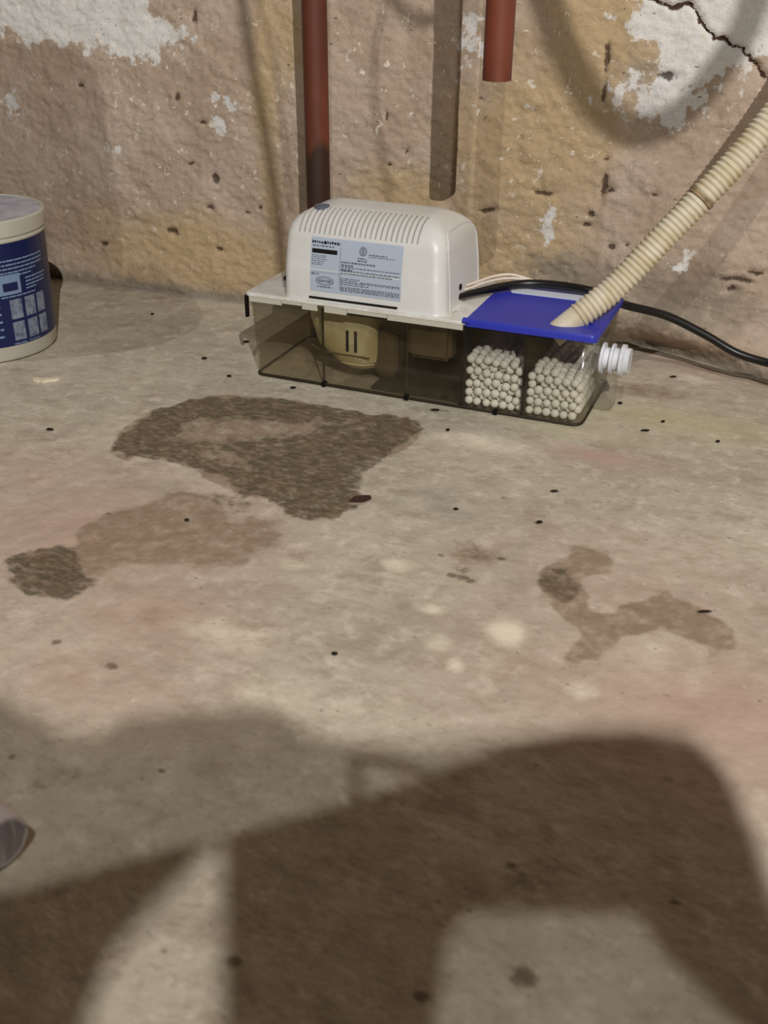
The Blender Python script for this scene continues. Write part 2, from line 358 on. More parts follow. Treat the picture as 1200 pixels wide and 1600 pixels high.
    for px, py, s in ((712, 895, .005), (725, 900, .005), (735, 905, .004), (815, 1527, .007), (845, 1440, .0), (175, 800, .003), (155, 825, .0), (845, 815, .0035), (715, 795, .003), (785, 778, .003), (180, 1040, .005), (90, 1005, .004), (1110, 960, .002), (690, 866, .003), (782, 872, .004), (1048, 1410, .003), (805, 1350, .004), (250, 1205, .0025), (12, 1185, .003), (365, 1505, .005), (660, 1555, .005)):
        if s: spk = np.maximum(spk, gauss(x + .004*wob, y + .004*wob, Fp((px, py))[0], s, s*.7))
    f['speck'] = spk
    return f
def floor_shape(x, y):
    z = .0030*fbm(x, y, .12, 3, 31) + .0014*fbm(x, y, .02, 4, 33)
    near = np.maximum(gauss(x, y, (.175, .06), .20, .09), gauss(x, y, (-.312, -.028), .08, .08))
    z = z * (1 - np.clip(near*2, 0, 1)) - .0012 + .0006*0
    return x, y, z
U = grid_axis(-3.0, 3.2, .0026, -.60, .66); V = grid_axis(-3.6, .42, .0026, -.74, .30)
floor = grid_mesh('floor', U, V, floor_shape, M_floor, floor_fields)

# ------------------------------------------------------------------ materials for things
M_white = plain('ivory_plastic', srgb(216, 216, 212), .38, .5, .10, 14, dirt=srgb(208, 206, 198))
M_lid = plain('lid_plastic', srgb(228, 228, 224), .45, .5, .25, 60, dirt=srgb(212, 206, 192))
M_rim = plain('frosted_rim', srgb(196, 192, 176), .45)
M_tank = clear_plastic('smoky_clear_plastic', (.945, .935, .90), .05, srgb(128, 116, 88))
M_clear = clear_plastic('clear_plastic', (.93, .93, .91), .05, srgb(190, 185, 170), .12)
M_cream = plain('cream_plastic', srgb(216, 206, 166), .5, .4, .2, 25, dirt=srgb(180, 164, 116))
M_sludge = plain('brown_sludge', srgb(44, 34, 14), .6, .4, .4, 40)
M_brown = plain('murky_brown_plastic', srgb(96, 80, 56), .6, .3, .3, 30)
M_blue = plain('cobalt_blue_plastic', srgb(46, 56, 176), .42, .5, .10, 30, bumps=.0002)
M_black = plain('black_rubber', srgb(14, 13, 13), .38, .5)
M_dark = plain('dark_gap', srgb(16, 14, 12), .8, .2)
M_hose = plain('ivory_corrugated_vinyl', srgb(216, 208, 186), .5, .4, .2, 45, dirt=srgb(198, 184, 150))
M_wire = plain('white_wire', srgb(222, 210, 196), .45)
M_pellet = plain('limestone_pellet', srgb(244, 244, 242), .7, .3, .2, 80, dirt=srgb(226, 224, 214))
M_sticker = plain('pale_sticker', srgb(216, 224, 238), .35)
M_label = plain('silver_label', srgb(178, 190, 206), .30, .5)
M_ink = plain('grey_ink', srgb(92, 98, 112), .5)
M_ink2 = plain('pale_grey_ink', srgb(136, 144, 160), .5)
M_inkb = plain('black_ink', srgb(18, 18, 22), .4)
M_plug = plain('milky_plastic', srgb(224, 226, 232), .4, .5, .2, 60)
n = N('rusty_brown_pipe')
c = n.mix(n.ramp(n.noise(16, 5, .6, (1, 1, .35)), .4, .62), srgb(118, 58, 40), srgb(92, 46, 30))
c = n.mix(n.ramp(n.noise(9, 4, .6, (1, 1, .5)), .56, .64), c, srgb(54, 34, 22))
n.L(c, n.b.inputs['Base Color']); n.b.inputs['Roughness'].default_value = .55; n.L(n.bump(n.noise(180, 4), .3, .0008), n.b.inputs['Normal'])
M_pipe = n.m

# ------------------------------------------------------------------ condensate pump
H = .0873; PW = .132
pump = empty('condensate_pump', (.175, .066, 0), 'white condensate pump on a clear smoky tank with a blue cap', 'pump')
# tank shell, open top, tapered
bm = B()
loft(bm, [(rrect(.0055, .3445, .0035, PW-.004, .008, .010), .0012), (rrect(.005, .345, .003, PW-.0035, .009, .011), .004), (rrect(.0008, .3492, .0008, PW-.0008, .010, .010), .0835)], True, False)
t_ = obj('tank', bm, M_tank, pump); tag(t_, 'clear smoky plastic tank')
so = t_.modifiers.new('solid', 'SOLIDIFY'); so.thickness = .0012; so.offset = -1
# dark seam round the foot of the tank
bm = B(); rr = rrect(.0052, .3448, .0032, PW-.0035, .008, .010)
tube(bm, [(x, y, .0016) for x, y in rr + [rr[0]]], .0013, 6); obj('bottom_seam', bm, M_sludge, t_)
for x, dk in ((.0815, 0), (.171, 0)):
    bm = B(); box(bm, x-.0007, x+.0007, .0040, .0062, .002, .080); obj('rib', bm, M_sludge, t_)
for x in (.0822, .1715, .2624):
    bm = B(); box(bm, x-.0022, x+.0022, .0008, .0075, -.0012, .0042, .0006); obj('foot', bm, M_dark, t_)
for x in (.2277, .288):
    bm = B(); box(bm, x-.0011, x+.0011, .0030, PW-.006, .0016, .079); tag(obj('divider', bm, M_dark, t_), 'dark upright divider')
bm = B(); box(bm, -.0016, .0016, -.0012, .003, .062, .0845, .0005); obj('clip', bm, M_dark, t_)
# lid plate
bm = B(); loft(bm, [(rrect(-.0012, .2300, -.0014, PW+.001, .006, .002), .0845), (rrect(-.0012, .2300, -.0014, PW+.001, .006, .002), .0866), (rrect(-.0004, .2296, -.0006, PW+.0002, .006, .002), H)])
lid = obj('lid', bm, M_lid, pump)
bm = B()
for a, b, z0 in ((.004, .040, .0790), (.040, .062, .0812), (.062, .079, .0782), (.086, .110, .0780), (.110, .152, .0805), (.152, .2275, .0788)):
    box(bm, a+.0003, b-.0003, -.0008, .0006, z0, .0845)
obj('rim_tab', bm, M_rim, lid)
bm = B(); box(bm, .079, .086, -.0013, .0002, .0815, .0846, .0004); obj('latch', bm, M_brown, lid)
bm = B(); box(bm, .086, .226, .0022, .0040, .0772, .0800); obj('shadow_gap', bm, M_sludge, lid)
# faint scratched wiring marks on the lid
bm = B()
for pts in (((.2115, .0165), (.2105, .021), (.2125, .025)), ((.213, .034), (.217, .036), (.221, .0355)), ((.205, .012), (.2055, .016))):
    tube(bm, [(x, y, H+.0001) for x, y in pts], .00035, 5)
for k in range(4): tube(bm, [(.018+.004*k, .030+.0035*k, H+.0001), (.026+.003*k, .032+.0035*k, H+.0001)], .0003, 5)
tag(obj('scratch', bm, M_ink2, lid), kind='stuff')
# motor housing
prof = [(.0873, .0395, .2075, .0022, .1245), (.0892, .0400, .2068, .0030, .1240), (.1180, .0405, .2055, .0040, .1230), (.1184, .0406, .2054, .0042, .1230), (.1420, .0412, .2035, .0082, .1190),
        (.1500, .0420, .2020, .0105, .1140), (.1560, .0438, .1990, .0140, .1070), (.1610, .0470, .1945, .0190, .1000), (.1650, .0520, .1890, .0250, .0930), (.1680, .0590, .1835, .0320, .0860), (.1698, .0680, .1790, .0400, .0800), (.1705, .0780, .1750, .0480, .0740)]
bm = B(); loft(bm, [(rrect(x0, x1, y0, y1, .009, .013, 8), z) for z, x0, x1, y0, y1 in prof])
hs = obj('motor_housing', bm, M_white, pump); tag(hs, 'white ribbed motor housing')
# vent slots, cut into the shoulder
def yfront(z): return float(np.interp(z, [p[0] for p in prof], [p[3] for p in prof]))
cut = B(); NV = 24
zz = [.1515, .156, .160, .164, .167, .1695]
for k in range(NV):
    x = .0565 + (.1765-.0565)*k/(NV-1)
    out = [(yfront(z)-.004, z+.003) for z in zz]; inn = [(yfront(z)+.0028, z-.0024) for z in zz]
    poly = [(x-.00085, y, z) for y, z in [(yfront(.1515)-.004, .1515)] + out + inn[::-1] + [(yfront(.1515)+.0028, .1515)]]
    # drop near-duplicate corner
    slab(cut, poly[:-1], np.array([.0017, 0, 0]))
bmesh.ops.recalc_face_normals(cut, faces=cut.faces)
cme = bpy.data.meshes.new('cutter'); cut.to_mesh(cme); cut.free(); co = bpy.data.objects.new('cutter', cme); COL.objects.link(co); co.location = hs.location + pump.location
bo = hs.modifiers.new('b', 'BOOLEAN'); bo.object = co; bo.operation = 'DIFFERENCE'; bo.solver = 'EXACT'
bpy.context.view_layer.update()
dg = bpy.context.evaluated_depsgraph_get(); nm = bpy.data.meshes.new_from_object(hs.evaluated_get(dg)); hs.modifiers.clear(); hs.data = nm
bpy.data.objects.remove(co)
for p in nm.polygons: p.use_smooth = True
try: nm.set_sharp_from_angle(angle=math.radians(32))
except Exception: pass
# raised frame on the end face
bm = B(); fr = [(.1215*0+y, z) for y, z in ((.0215, .0885), (.0215, .140), (.026, .151), (.036, .1570), (.084, .1570), (.098, .151), (.106, .138), (.110, .0885))]
def xend(z): return float(np.interp(z, [p[0] for p in prof], [p[2] for p in prof]))
tube(bm, [(xend(z)-.0006, y, z) for y, z in smooth_path([(y, z, 0) for y, z in fr], 4) for y, z in [(y, z)]] if False else [(xend(q[1])-.0006, q[0], q[1]) for q in smooth_path([(y, z, 0) for y, z in fr], 4)], .0014, 8)
obj('end_panel_rim', bm, M_white, hs)
c0 = onz(499, 323, .1702)
bm = B(); lathe(bm, [(.0075, .1640), (.0075, .1704), (.0066, .1708), (.0060, .1700)], .0678, .0385, 28); tag(obj('outlet_ring', bm, M_ink, hs), 'dark ring on top of the housing')
bm = B(); box(bm, .0690, .1610, .0012, .0060, .0899, .0914, .0003); obj('slot', bm, M_dark, hs)
bm = B(); tube(bm, [(.2030, .0520, .1030), (.2072, .0520, .1030)], .0030, 16); obj('screw_hole', bm, M_dark, hs)
bm = B(); box(bm, .0150, .0395, .052, .066, H, .0915, .001); obj('side_tab', bm, M_black, hs)
# rating label and its print (sheet follows the housing front, just proud of it)
def LB(bm, u0, u1, v0, v1, lift):
    x0, x1 = .0700, .1640; zb, zt = .0970, .1475; nseg = 6
    a = []; b = []
    for k in range(nseg+1):
        v = v0 + (v1-v0)*k/nseg; z = zt + (zb-zt)*v; y = yfront(z) - lift
        a.append(bm.verts.new((x0+(x1-x0)*u0, y, z))); b.append(bm.verts.new((x0+(x1-x0)*u1, y, z)))
    for k in range(nseg): bm.faces.new((a[k], a[k+1], b[k+1], b[k]))
bm = B(); LB(bm, 0, 1, 0, 1, .0003); lab = obj('rating_label', bm, M_label, pump); tag(lab, 'silver rating label with small dark print')
def words(bm, u0, u1, v, h, dens=.82, wl=(.012, .04), jag=0.0):
    u = u0
    while u < u1:
        w = random.uniform(*wl); e = min(u+w, u1); LB(bm, u, e, v - h/2 + random.uniform(-jag, jag), v + h/2 + random.uniform(-jag, jag), .00045); u = e + .008*(1+random.random())*(1.6-dens)
bm = B(); words(bm, .012, .325, .085, .040, .9, (.012, .03), .008); LB(bm, .015, .295, .205, .285, .00045); obj('heading_print', bm, M_inkb, lab)
bm = B(); words(bm, .02, .255, .150, .024)
for v, e in ((.325, .18), (.355, .17), (.39, .19), (.425, .16), (.46, .15), (.49, .13)): words(bm, .015, e, v, .014)
words(bm, .015, .10, .665, .03); words(bm, .345, .72, .40, .030, .9); words(bm, .345, .48, .455, .034, .95); words(bm, .345, .47, .535, .036, .95)
for v, e in ((.49, .98), (.555, .98), (.60, .9), (.70, .55), (.735, .52), (.77, .6), (.81, .65)): words(bm, .345, e, v, .020)
for v in (.74, .765, .86, .885, .91, .935): words(bm, .56 if v < .8 else .345, .985, v, .016)
words(bm, .64, .84, .22, .022); words(bm, .64, .93, .255, .014); words(bm, .52, .62, .30, .024); words(bm, .52, .63, .345, .026); words(bm, .08, .25, .905, .022)
obj('small_print', bm, M_ink, lab)
bm = B(); LB(bm, .325, .333, .14, .93, .0004); LB(bm, .015, .325, .625, .632, .0004); LB(bm, .338, .345, .62, .95, .0004); obj('ruled_line', bm, M_ink2, lab)
def disc(bm, u, v, ru, rv, lift, hole=0.0, n=24):
    x0, x1 = .0700, .1640; zb, zt = .0970, .1475
    def P(a, k): x = x0+(x1-x0)*(u+ru*k*math.cos(a)); z = zt+(zb-zt)*(v+rv*k*math.sin(a)); return (x, yfront(z)-lift, z)
    if hole:
        A = [bm.verts.new(P(2*math.pi*i/n, 1)) for i in range(n)]; Q = [bm.verts.new(P(2*math.pi*i/n, hole)) for i in range(n)]
        for i in range(n): bm.faces.new((A[i], A[(i+1) % n], Q[(i+1) % n], Q[i]))
    else: bm.faces.new([bm.verts.new(P(2*math.pi*i/n, 1)) for i in range(n)])
bm = B(); disc(bm, .575, .17, .042, .082, .0005); obj('round_mark', bm, M_ink, lab)
bm = B(); disc(bm, .575, .17, .034, .066, .0006, .86); LB(bm, .553, .561, .13, .21, .0007); LB(bm, .571, .579, .13, .21, .0007); LB(bm, .589, .597, .13, .21, .0007); obj('mark_letters', bm, M_label, lab)
bm = B(); disc(bm, .165, .79, .10, .085, .0005, .88); disc(bm, .165, .79, .075, .055, .0005, .90); words(bm, .105, .225, .79, .045, 1, (.01, .02)); obj('oval_emblem', bm, M_ink, lab)
# pump volute and float chamber inside the tank
bm = B()
loft(bm, [(rrect(.052, .128, .020, .100, .030, .012), .080), (rrect(.050, .130, .018, .102, .032, .014), .060), (rrect(.058, .131, .018, .102, .034, .018), .034), (rrect(.078, .131, .020, .100, .022, .020), .0225), (rrect(.082, .129, .022, .098, .020, .020), .0205), (rrect(.082, .130, .021, .099, .020, .020), .0195), (rrect(.090, .127, .026, .094, .018, .018), .0145)])
vol = obj('pump_volute', bm, M_cream, pump); tag(vol, 'cream pump body inside the tank')
for x in (.1020, .1110):
    bm = B(); box(bm, x-.0015, x+.0015, .0172, .0200, .034, .056, .0004); obj('intake_slot', bm, M_dark, vol)
bm = B(); tube(bm, [(.062+i*.002, .0185, .030-.0016*0 if i > 5 else .036-.001*i) for i in range(33)], .0007, 6); obj('seam', bm, M_brown, vol)
bm = B(); loft(bm, [(rrect(.118, .148, .030, .100, .008, .008), .058), (rrect(.118, .150, .030, .100, .010, .010), .02), (rrect(.124, .142, .040, .090, .008, .008), .004)]); obj('intake_foot', bm, M_brown, pump)
bm = B(); box(bm, .168, .212, .012, .100, .040, .080, .004); obj('float_chamber', bm, M_brown, pump)
bm = B(); box(bm, .122, .226, .116, .120, .003, .079); box(bm, .130, .226, .012, .124, .0018, .0034); obj('sludge_film', bm, M_sludge, pump)
# blue cap
bm = B(); loft(bm, [(rrect(.2285, .3512, -.0018, PW-.002, .003, .005), .0835), (rrect(.2285, .3512, -.0018, PW-.002, .003, .005), .0885), (rrect(.2300, .3500, -.0006, PW-.003, .003, .005), .0903)])
cap = obj('filter_cap', bm, M_blue, pump); tag(cap, 'cobalt blue cap over the pellet compartments')
bm = B(); tube(bm, [(.2275, -.0005, .0885), (.2345, -.0010, .0883)], [.0030, .0026], 12); obj('cap_hinge', bm, M_blue, cap)
bm = B(); slab(bm, [(.2440, .1120, .0908), (.2440, .0985, .0908), (.2465, .0950, .0908), (.3120, .0950, .0908), (.3165, .0990, .0908), (.3165, .1120, .0908)], np.array([0, 0, -.0006])); tag(obj('sticker', bm, M_sticker, cap, False), 'white strip sticker')
# outlet plug on the right end
bm = B(); ax = [(.3465, .012), (.3475, .0150), (.3500, .0150), (.3505, .0105), (.3560, .0105), (.3565, .0150), (.3590, .0150), (.3595, .0110), (.3650, .0110), (.3655, .0155), (.3690, .0155), (.3695, .0125), (.3740, .0125)]
tube(bm, [(x, .060, .0490) for x, r in ax], [r for x, r in ax], 28); tag(obj('outlet_plug', bm, M_plug, pump), 'milky ridged end plug')
bm = B(); box(bm, .3445, .3640, .050, .070, .0005, .0330, .002); obj('plug_bracket', bm, M_clear, pump)
# power cord with two white wires
M_ = [(.1975, .0520, .0925), (.2050, .0500, .0935), (.2150, .0640, .0945), (.2380, .0960, .0955), (.2604, .1120, .0965), (.2924, .1140, .0975), (.3230, .1110, .0965), (.3400, .1180, .0915)]
M_ += [tuple(ony(975, 476, .130)), tuple(ony(1040, 493, .150)), tuple(ony(1100, 522, .160)), tuple(ony(1150, 551, .163)), tuple(ony(1200, 567, .160)), tuple(ony(1260, 580, .150)), tuple(onz(1340, 592, .0045)), tuple(onz(1480, 560, .0045))]
pth = smooth_path(M_, 8)
bm = B(); tube(bm, pth, [.0030 if i < 10 else min(.0042, .0030+.0001*(i-10)) for i in range(len(pth))], 12); tag(obj('power_cord', bm, M_black, pump), 'black power cord')
for dy, dz in ((0, 0), (.0075, .0025)):
    bm = B(); tube(bm, smooth_path([(.1975, .050+dy, .0950+dz), (.210, .074+dy, .0965+dz), (.2235, .096+dy, .0990+dz), (.2400, .108+dy*.6, .1005+dz), (.262, .1165, .0985)], 8), .0014, 8); obj('wire', bm, M_wire, pump)

# ------------------------------------------------------------------ corrugated hose
hp = [(.288, -.002+.020, .052), (.3190, .0240, .0890)] + [tuple(ony(x, y, Y)) for x, y, Y in ((962, 448, .045), (1035, 372, .062), (1096, 309, .076), (1150, 252, .088), (1200, 192, .100), (1260, 110, .115), (1330, 0, .130), (1400, -130, .145))]
hp[0] = tuple(np.array(hp[1]) - (np.array(hp[2])-np.array(hp[1]))*.32)
path = smooth_path(hp, 12)
# resample evenly
seg = np.cumsum([0] + [np.linalg.norm(np.array(b)-np.array(a)) for a, b in zip(path, path[1:])]); P = np.array(path)
ts = np.arange(0, seg[-1], .0008); PP = np.stack([np.interp(ts, seg, P[:, i]) for i in range(3)], -1)
s0 = .012+np.linalg.norm(np.array(hp[1])-np.array(hp[0]))
RR = [.0112 if t < s0 else .0118 + .0008*math.sin((t-s0)*2*math.pi/.0049) for t in ts]
bm = B(); tube(bm, PP, RR, 20)
hose = obj('corrugated_hose', bm, M_hose); tag(hose, 'ivory corrugated drain hose slanting up from the blue cap to the right', 'hose')
k = int(np.argmin(np.linalg.norm(PP - ony(1096, 309, .076), axis=1)))
bm = B(); tube(bm, PP[k-3:k+4], [.0116, .0131, .0131, .0126, .0131, .0131, .0118], 20); tag(obj('joint_ring', bm, plain('stained_vinyl', srgb(170, 146, 112), .6, .3, .5, 120), hose), 'brown-stained joint ring')

# ------------------------------------------------------------------ pellets
R0 = .0041
def pack(x0, x1, y0, y1, z0, N, it=260):
    nx = max(1, int((x1-x0)/(2*R0*1.05))); ny = int((y1-y0)/(2*R0*1.05)); pts = []; k = 0
    while len(pts) < N:
        for i in range(nx):
            for j in range(ny): pts.append((x0+R0+(x1-x0-2*R0)*(i+.5*(k % 2))/nx, y0+R0+(y1-y0-2*R0)*(j+.5*(k % 2))/ny, z0+R0+k*R0*1.8))
        k += 1
    P = np.array(pts[:N]) + rng.normal(0, .0012, (N, 3)); r = R0*rng.uniform(.92, 1.05, N)
    for q in range(it):
        if q % 10 == 0:
            D = P[:, None, :] - P[None]; d2 = (D**2).sum(-1); I, J = np.where(np.triu(d2 < (2.8*R0)**2, 1))
        P[:, 2] -= .00010 if q < it-60 else 0.00002
        for sub in range(3):
            v = P[I]-P[J]; d = np.sqrt((v**2).sum(-1)) + 1e-9; ov = np.clip(r[I]+r[J]-d, 0, None); c = v/d[:, None]*(ov*.42)[:, None]
            for ax_ in range(3): P[:, ax_] += np.bincount(I, c[:, ax_], N) - np.bincount(J, c[:, ax_], N)
            P[:, 0] = np.clip(P[:, 0], x0+r, x1-r); P[:, 1] = np.clip(P[:, 1], y0+r, y1-r); P[:, 2] = np.maximum(P[:, 2], z0+r)
    return P, r
ps = bmesh.new(); bmesh.ops.create_icosphere(ps, subdivisions=2, radius=1.0); pme = bpy.data.meshes.new('pellet'); ps.to_mesh(pme); ps.free()
for p in pme.polygons: p.use_smooth = True
pme.materials.append(M_pellet)
pv = np.array([v.co[:] for v in pme.vertices]); pf = [tuple(p.vertices) for p in pme.polygons]
comps = ((.2294, .2864, .0052, .124, .0028, 'round white pellet in the left pellet compartment of the tank', 'pellets in the left compartment', 700),
         (.2896, .3425, .0052, .124, .0028, 'round white pellet in the right pellet compartment under the hose', 'pellets in the right compartment', 575))
restV, restF, off = [], [], 0
for x0, x1, y0, y1, z0, lb, gp, NN in comps:
    P, r = pack(x0, x1, y0, y1, z0, NN)
    lim = .0035 + .0015  # taper of the tank front towards its foot
    order = np.argsort(P[:, 1]); show = set(order[:150].tolist())
    for i in range(NN):
        if i in show:
            o = bpy.data.objects.new('pellet', pme); o.location = P[i]; o.scale = (r[i],)*3; COL.objects.link(o); tag(o, lb, 'pellet', gp)
        else:
            restV.append(pv*r[i]+P[i]); restF += [tuple(a+off for a in f) for f in pf]; off += len(pv)
me = bpy.data.meshes.new('pellet_fill'); me.from_pydata(np.concatenate(restV).tolist(), [], restF)
for p in me.polygons: p.use_smooth = True
tag(link('pellet_fill', me, M_pellet), 'white pellets filling both compartments behind the front ones', 'pellets', kind='stuff')

# ------------------------------------------------------------------ pipes
def pipe(name, x, y, r, z0, z1, label):
    bm = B(); lathe(bm, [(r*.86, z0), (r, z0+.0004), (r, z1)], x, y, 32); o = obj(name, bm, M_pipe); return tag(o, label, 'pipe', None)
pipe('drain_pipe', .0105, .150, .0128, .0, 2.3, 'rusty brown vertical pipe standing behind the white pump housing')
o = pipe('drain_pipe', .2408, .0190, .0122, .2915, 2.3, 'rusty brown vertical pipe with its cut lower end above the pump')

# ------------------------------------------------------------------ bucket
bx, by = -.312, -.028
bk = empty('bucket', (bx, by, 0), 'small white plastic tub with a dark blue printed wrap at the left edge', 'bucket')
M_bkt = plain('tub_plastic', srgb(206, 204, 190), .45, .5, .1, 20)
M_top = plain('scuffed_lid', srgb(206, 206, 216), .35, .5, .45, 34, dirt=srgb(158, 160, 182))
M_navy = plain('navy_wrap', srgb(14, 30, 82), .38, .5)
M_prn = plain('pale_blue_print', srgb(128, 152, 186), .5); M_pan = plain('grey_picture', srgb(140, 152, 168), .5, .4, .6, 160, dirt=srgb(86, 98, 124))
def rb(z): return float(np.interp(z, [0, .004, .125], [.0695, .0712, .0748]))
bm = B(); lathe(bm, [(.066, .0), (.0690, .0006), (.0712, .004), (.0748, .125), (.0752, .132)], bx, by, 96); obj('body', bm, M_bkt, bk)
bm = B(); lathe(bm, [(.0756, .1285), (.0772, .1300), (.0785, .142), (.0785, .1445), (.0768, .1462), (.0745, .1462), (.0735, .1448)], bx, by, 96); ld = obj('lid', bm, M_bkt, bk)
bm = B(); lathe(bm, [(.0738, .1440), (.0742, .1452), (.0700, .1456), (.0400, .1454), (.001, .1454)], bx, by, 96); tag(obj('lid_top', bm, M_top, ld), 'scuffed bluish white lid top')
bm = B(); lathe(bm, [(.0758, .1240), (.0764, .1250), (.0764, .1270), (.0758, .1280)], bx, by, 96); obj('collar', bm, M_bkt, bk)
def cyl(bm, a0, a1, z0, z1, lift, n=None, slant=0):
    n = n or max(1, int(abs(a1-a0)/3)); A = []; Q = []
    for k in range(n+1):
        t = k/n; a = math.radians(a0+(a1-a0)*t)
        for lst, z in ((A, z0), (Q, z1)): r = rb(z)+lift; lst.append(bm.verts.new((bx+r*math.cos(a), by+r*math.sin(a), z)))
    for k in range(n): bm.faces.new((A[k], A[k+1], Q[k+1], Q[k]))
bm = B(); cyl(bm, 0, 359.9, .0165, .1235, .0004, 96); wr = obj('printed_wrap', bm, M_navy, bk); tag(wr, 'dark blue printed wrap')
def cwords(bm, a0, a1, z, h, wl=(2, 7)):
    a = a0
    while a < a1:
        e = min(a+random.uniform(*wl), a1); cyl(bm, a, e, z-h/2, z+h/2, .0008, 2); a = e + .6
bm = B()
for z, a1 in ((.1060, 14), (.1018, 14), (.0978, 13), (.0938, 4), (.0900, -2)): cwords(bm, -60, a1, z, .0016)
for z, a1 in ((.0850, 16), (.0812, 14), (.0775, 14), (.0740, 2)): cwords(bm, -9, a1, z, .0016)
cwords(bm, -32, 0, .0690, .0014); cwords(bm, -27, -16, .0182, .0013); cwords(bm, -13, -2, .0185, .0010)
for z in (.060, .052, .044, .036, .028): cwords(bm, -70, -34, z, .0022)
obj('wrap_print', bm, M_prn, wr)
bm = B(); cyl(bm, -33, -14, .0712, .0920, .0007); obj('pictogram', bm, M_prn, wr)
bm = B(); cyl(bm, -29.5, -17, .0750, .0835, .0011); obj('pictogram', bm, M_navy, wr)
for a0, a1 in ((-26, -15.5), (-12.5, -2), (.5, 10.5)):
    for z0, z1 in ((.0448, .0655), (.0215, .0415)):
        bm = B(); cyl(bm, a0, a1, z0, z1, .0007); obj('picture_panel', bm, M_pan, wr)
for a in (24, 204):
    bm = B(); tube(bm, [(bx+(.0755+q)*math.cos(math.radians(a)), by+(.0755+q)*math.sin(math.radians(a)), .118) for q in (-.001, .004)], .006, 14)
    if a == 204: obj('handle_boss', bm, M_bkt, bk)
    else: bm.free()

# ------------------------------------------------------------------ crumbs, chips and flakes on the floor
M_crumb = plain('dark_crumb', srgb(38, 30, 22), .8, .2, .4, 300); M_bark = plain('brown_chip', srgb(58, 32, 22), .6, .4, .3, 200); M_flake = plain('cream_paint_flake', srgb(226, 214, 188), .6)
def blob(name, px, py, w, d, h, rot, m, label, cat, seed, dark=True):
    c = onz(px, py, .0); rs = random.Random(seed); bm = B(); bmesh.ops.create_icosphere(bm, subdivisions=2, radius=1)
    for v in bm.verts:
        k = 1 + rs.uniform(-.28, .28); x, y, z = v.co.x*w/2*k, v.co.y*d/2*k, v.co.z*h/2
        v.co = (c[0]+x*math.cos(rot)-y*math.sin(rot), c[1]+x*math.sin(rot)+y*math.cos(rot), z + h*.42 - .0004)
    return tag(obj(name, bm, m), label, cat)
c = onz(68, 596); bm = B(); rs = random.Random(5)
slab(bm, [(c[0]+dx*.001, c[1]+dy*.001, .0022+.0004*rs.random()) for dx, dy in ((-13, -1), (-9, 1.5), (-2, 2.5), (2, 5), (8, 8), (13, 9), (12, 5), (8, 2), (5, -1), (3, -4.5), (-1, -4), (-4, -5), (-9, -4.5))], np.array([0, 0, -.0022]))
tag(obj('paint_flake', bm, M_flake, None, False), 'cream paint flake lying on the floor in front of the blue tub', 'flake')
c = onz(563, 783); bm = B()
slab(bm, [(c[0]+(dx*.92-dy*.39)*.001, c[1]+(dx*.39+dy*.92)*.001, z) for dx, dy, z in ((-9, -2, .0015), (-5, 1, .004), (2, 2.2, .0045), (8, 3, .004), (9, 0, .0035), (3, -3, .002), (-4, -3.6, .0015))], np.array([0, 0, -.0014]))
tag(obj('wood_chip', bm, M_bark, None, False), 'dark brown wood chip at the edge of the large damp stain', 'chip')
crumbs = ((319, 560, 6, 4, 'dark crumb left of the tank, nearer of two', 1), (358, 588, 5, 3, 'small dark crumb just left of the tank foot', 2), (385, 534, 6, 5, 'dark crumb beside the tank left end, near the wall', 3),
          (238, 491, 4, 3, 'tiny dark crumb on the floor beside the wall foot, right of the tub', 4), (458, 606, 6, 3, 'dark crumb below the tank front, above the large stain', 5), (78, 671, 7, 3, 'flat dark crumb left of the large stain', 6),
          (866, 768, 7, 3, 'curled dark scrap on the bare floor in front of the pellet end', 7), (1008, 673, 8, 2, 'dark twig-like scrap on the yellowish patch', 8), (1036, 659, 4, 3, 'small dark crumb on the yellowish patch right of the tank', 9),
          (969, 630, 5, 4, 'dark crumb beside the milky end plug', 10), (700, 672, 4, 3, 'tiny dark crumb in front of the pellet divider', 11), (680, 641, 8, 3, 'dark scrap on the floor under the tank middle', 12),
          (1052, 589, 7, 1.5, 'thin dark splinter on the pale patch by the wall, right of the pump', 13), (1122, 690, 4, 3, 'small dark crumb at the right on the bare floor', 14), (776, 698, 0, 0, '', 15), (292, 813, 4, 3, 'tiny dark crumb on the pinkish brown stain', 16),
          (1100, 956, 10, 1.3, 'thin dark splinter at the tip of the right stain', 17), (712, 796, 4, 3, 'small brown crumb on grey floor right of the large stain', 18), (843, 816, 5, 3, 'brown crumb above the hook-shaped stain', 19), (523, 1022, 4, 3, 'small brown crumb in the middle of the floor', 20))
for px, py, w, d, lb, sd in crumbs:
    if w: blob('floor_crumb', px, py, w*.001, d*.001, .0022, .4, M_crumb, lb, 'crumb', sd)
# pale tube end at the bottom left
a = onz(-60, 1285, .020); b = onz(22, 1300, .020); ax = b-a; ax[2] = 0; ax /= np.linalg.norm(ax)
M_pvc = plain('pale_tube', srgb(196, 188, 190), .5, .4, .1, 20)
bm = B(); ctr = onz(6, 1318, .014); dirn = np.array([.93, -.22, 0]); dirn /= np.linalg.norm(dirn); st = ctr - dirn*.14
pr = [(0, .014), (.137, .014), (.140, .0134), (.140, .0118), (.136, .0112), (.02, .0112)]
tube(bm, [tuple(st+dirn*q) for q, r in pr], [r for q, r in pr], 32, True)
tag(obj('plastic_tube', bm, M_pvc), 'pale plastic tube end lying at the lower left edge of the floor', 'tube')

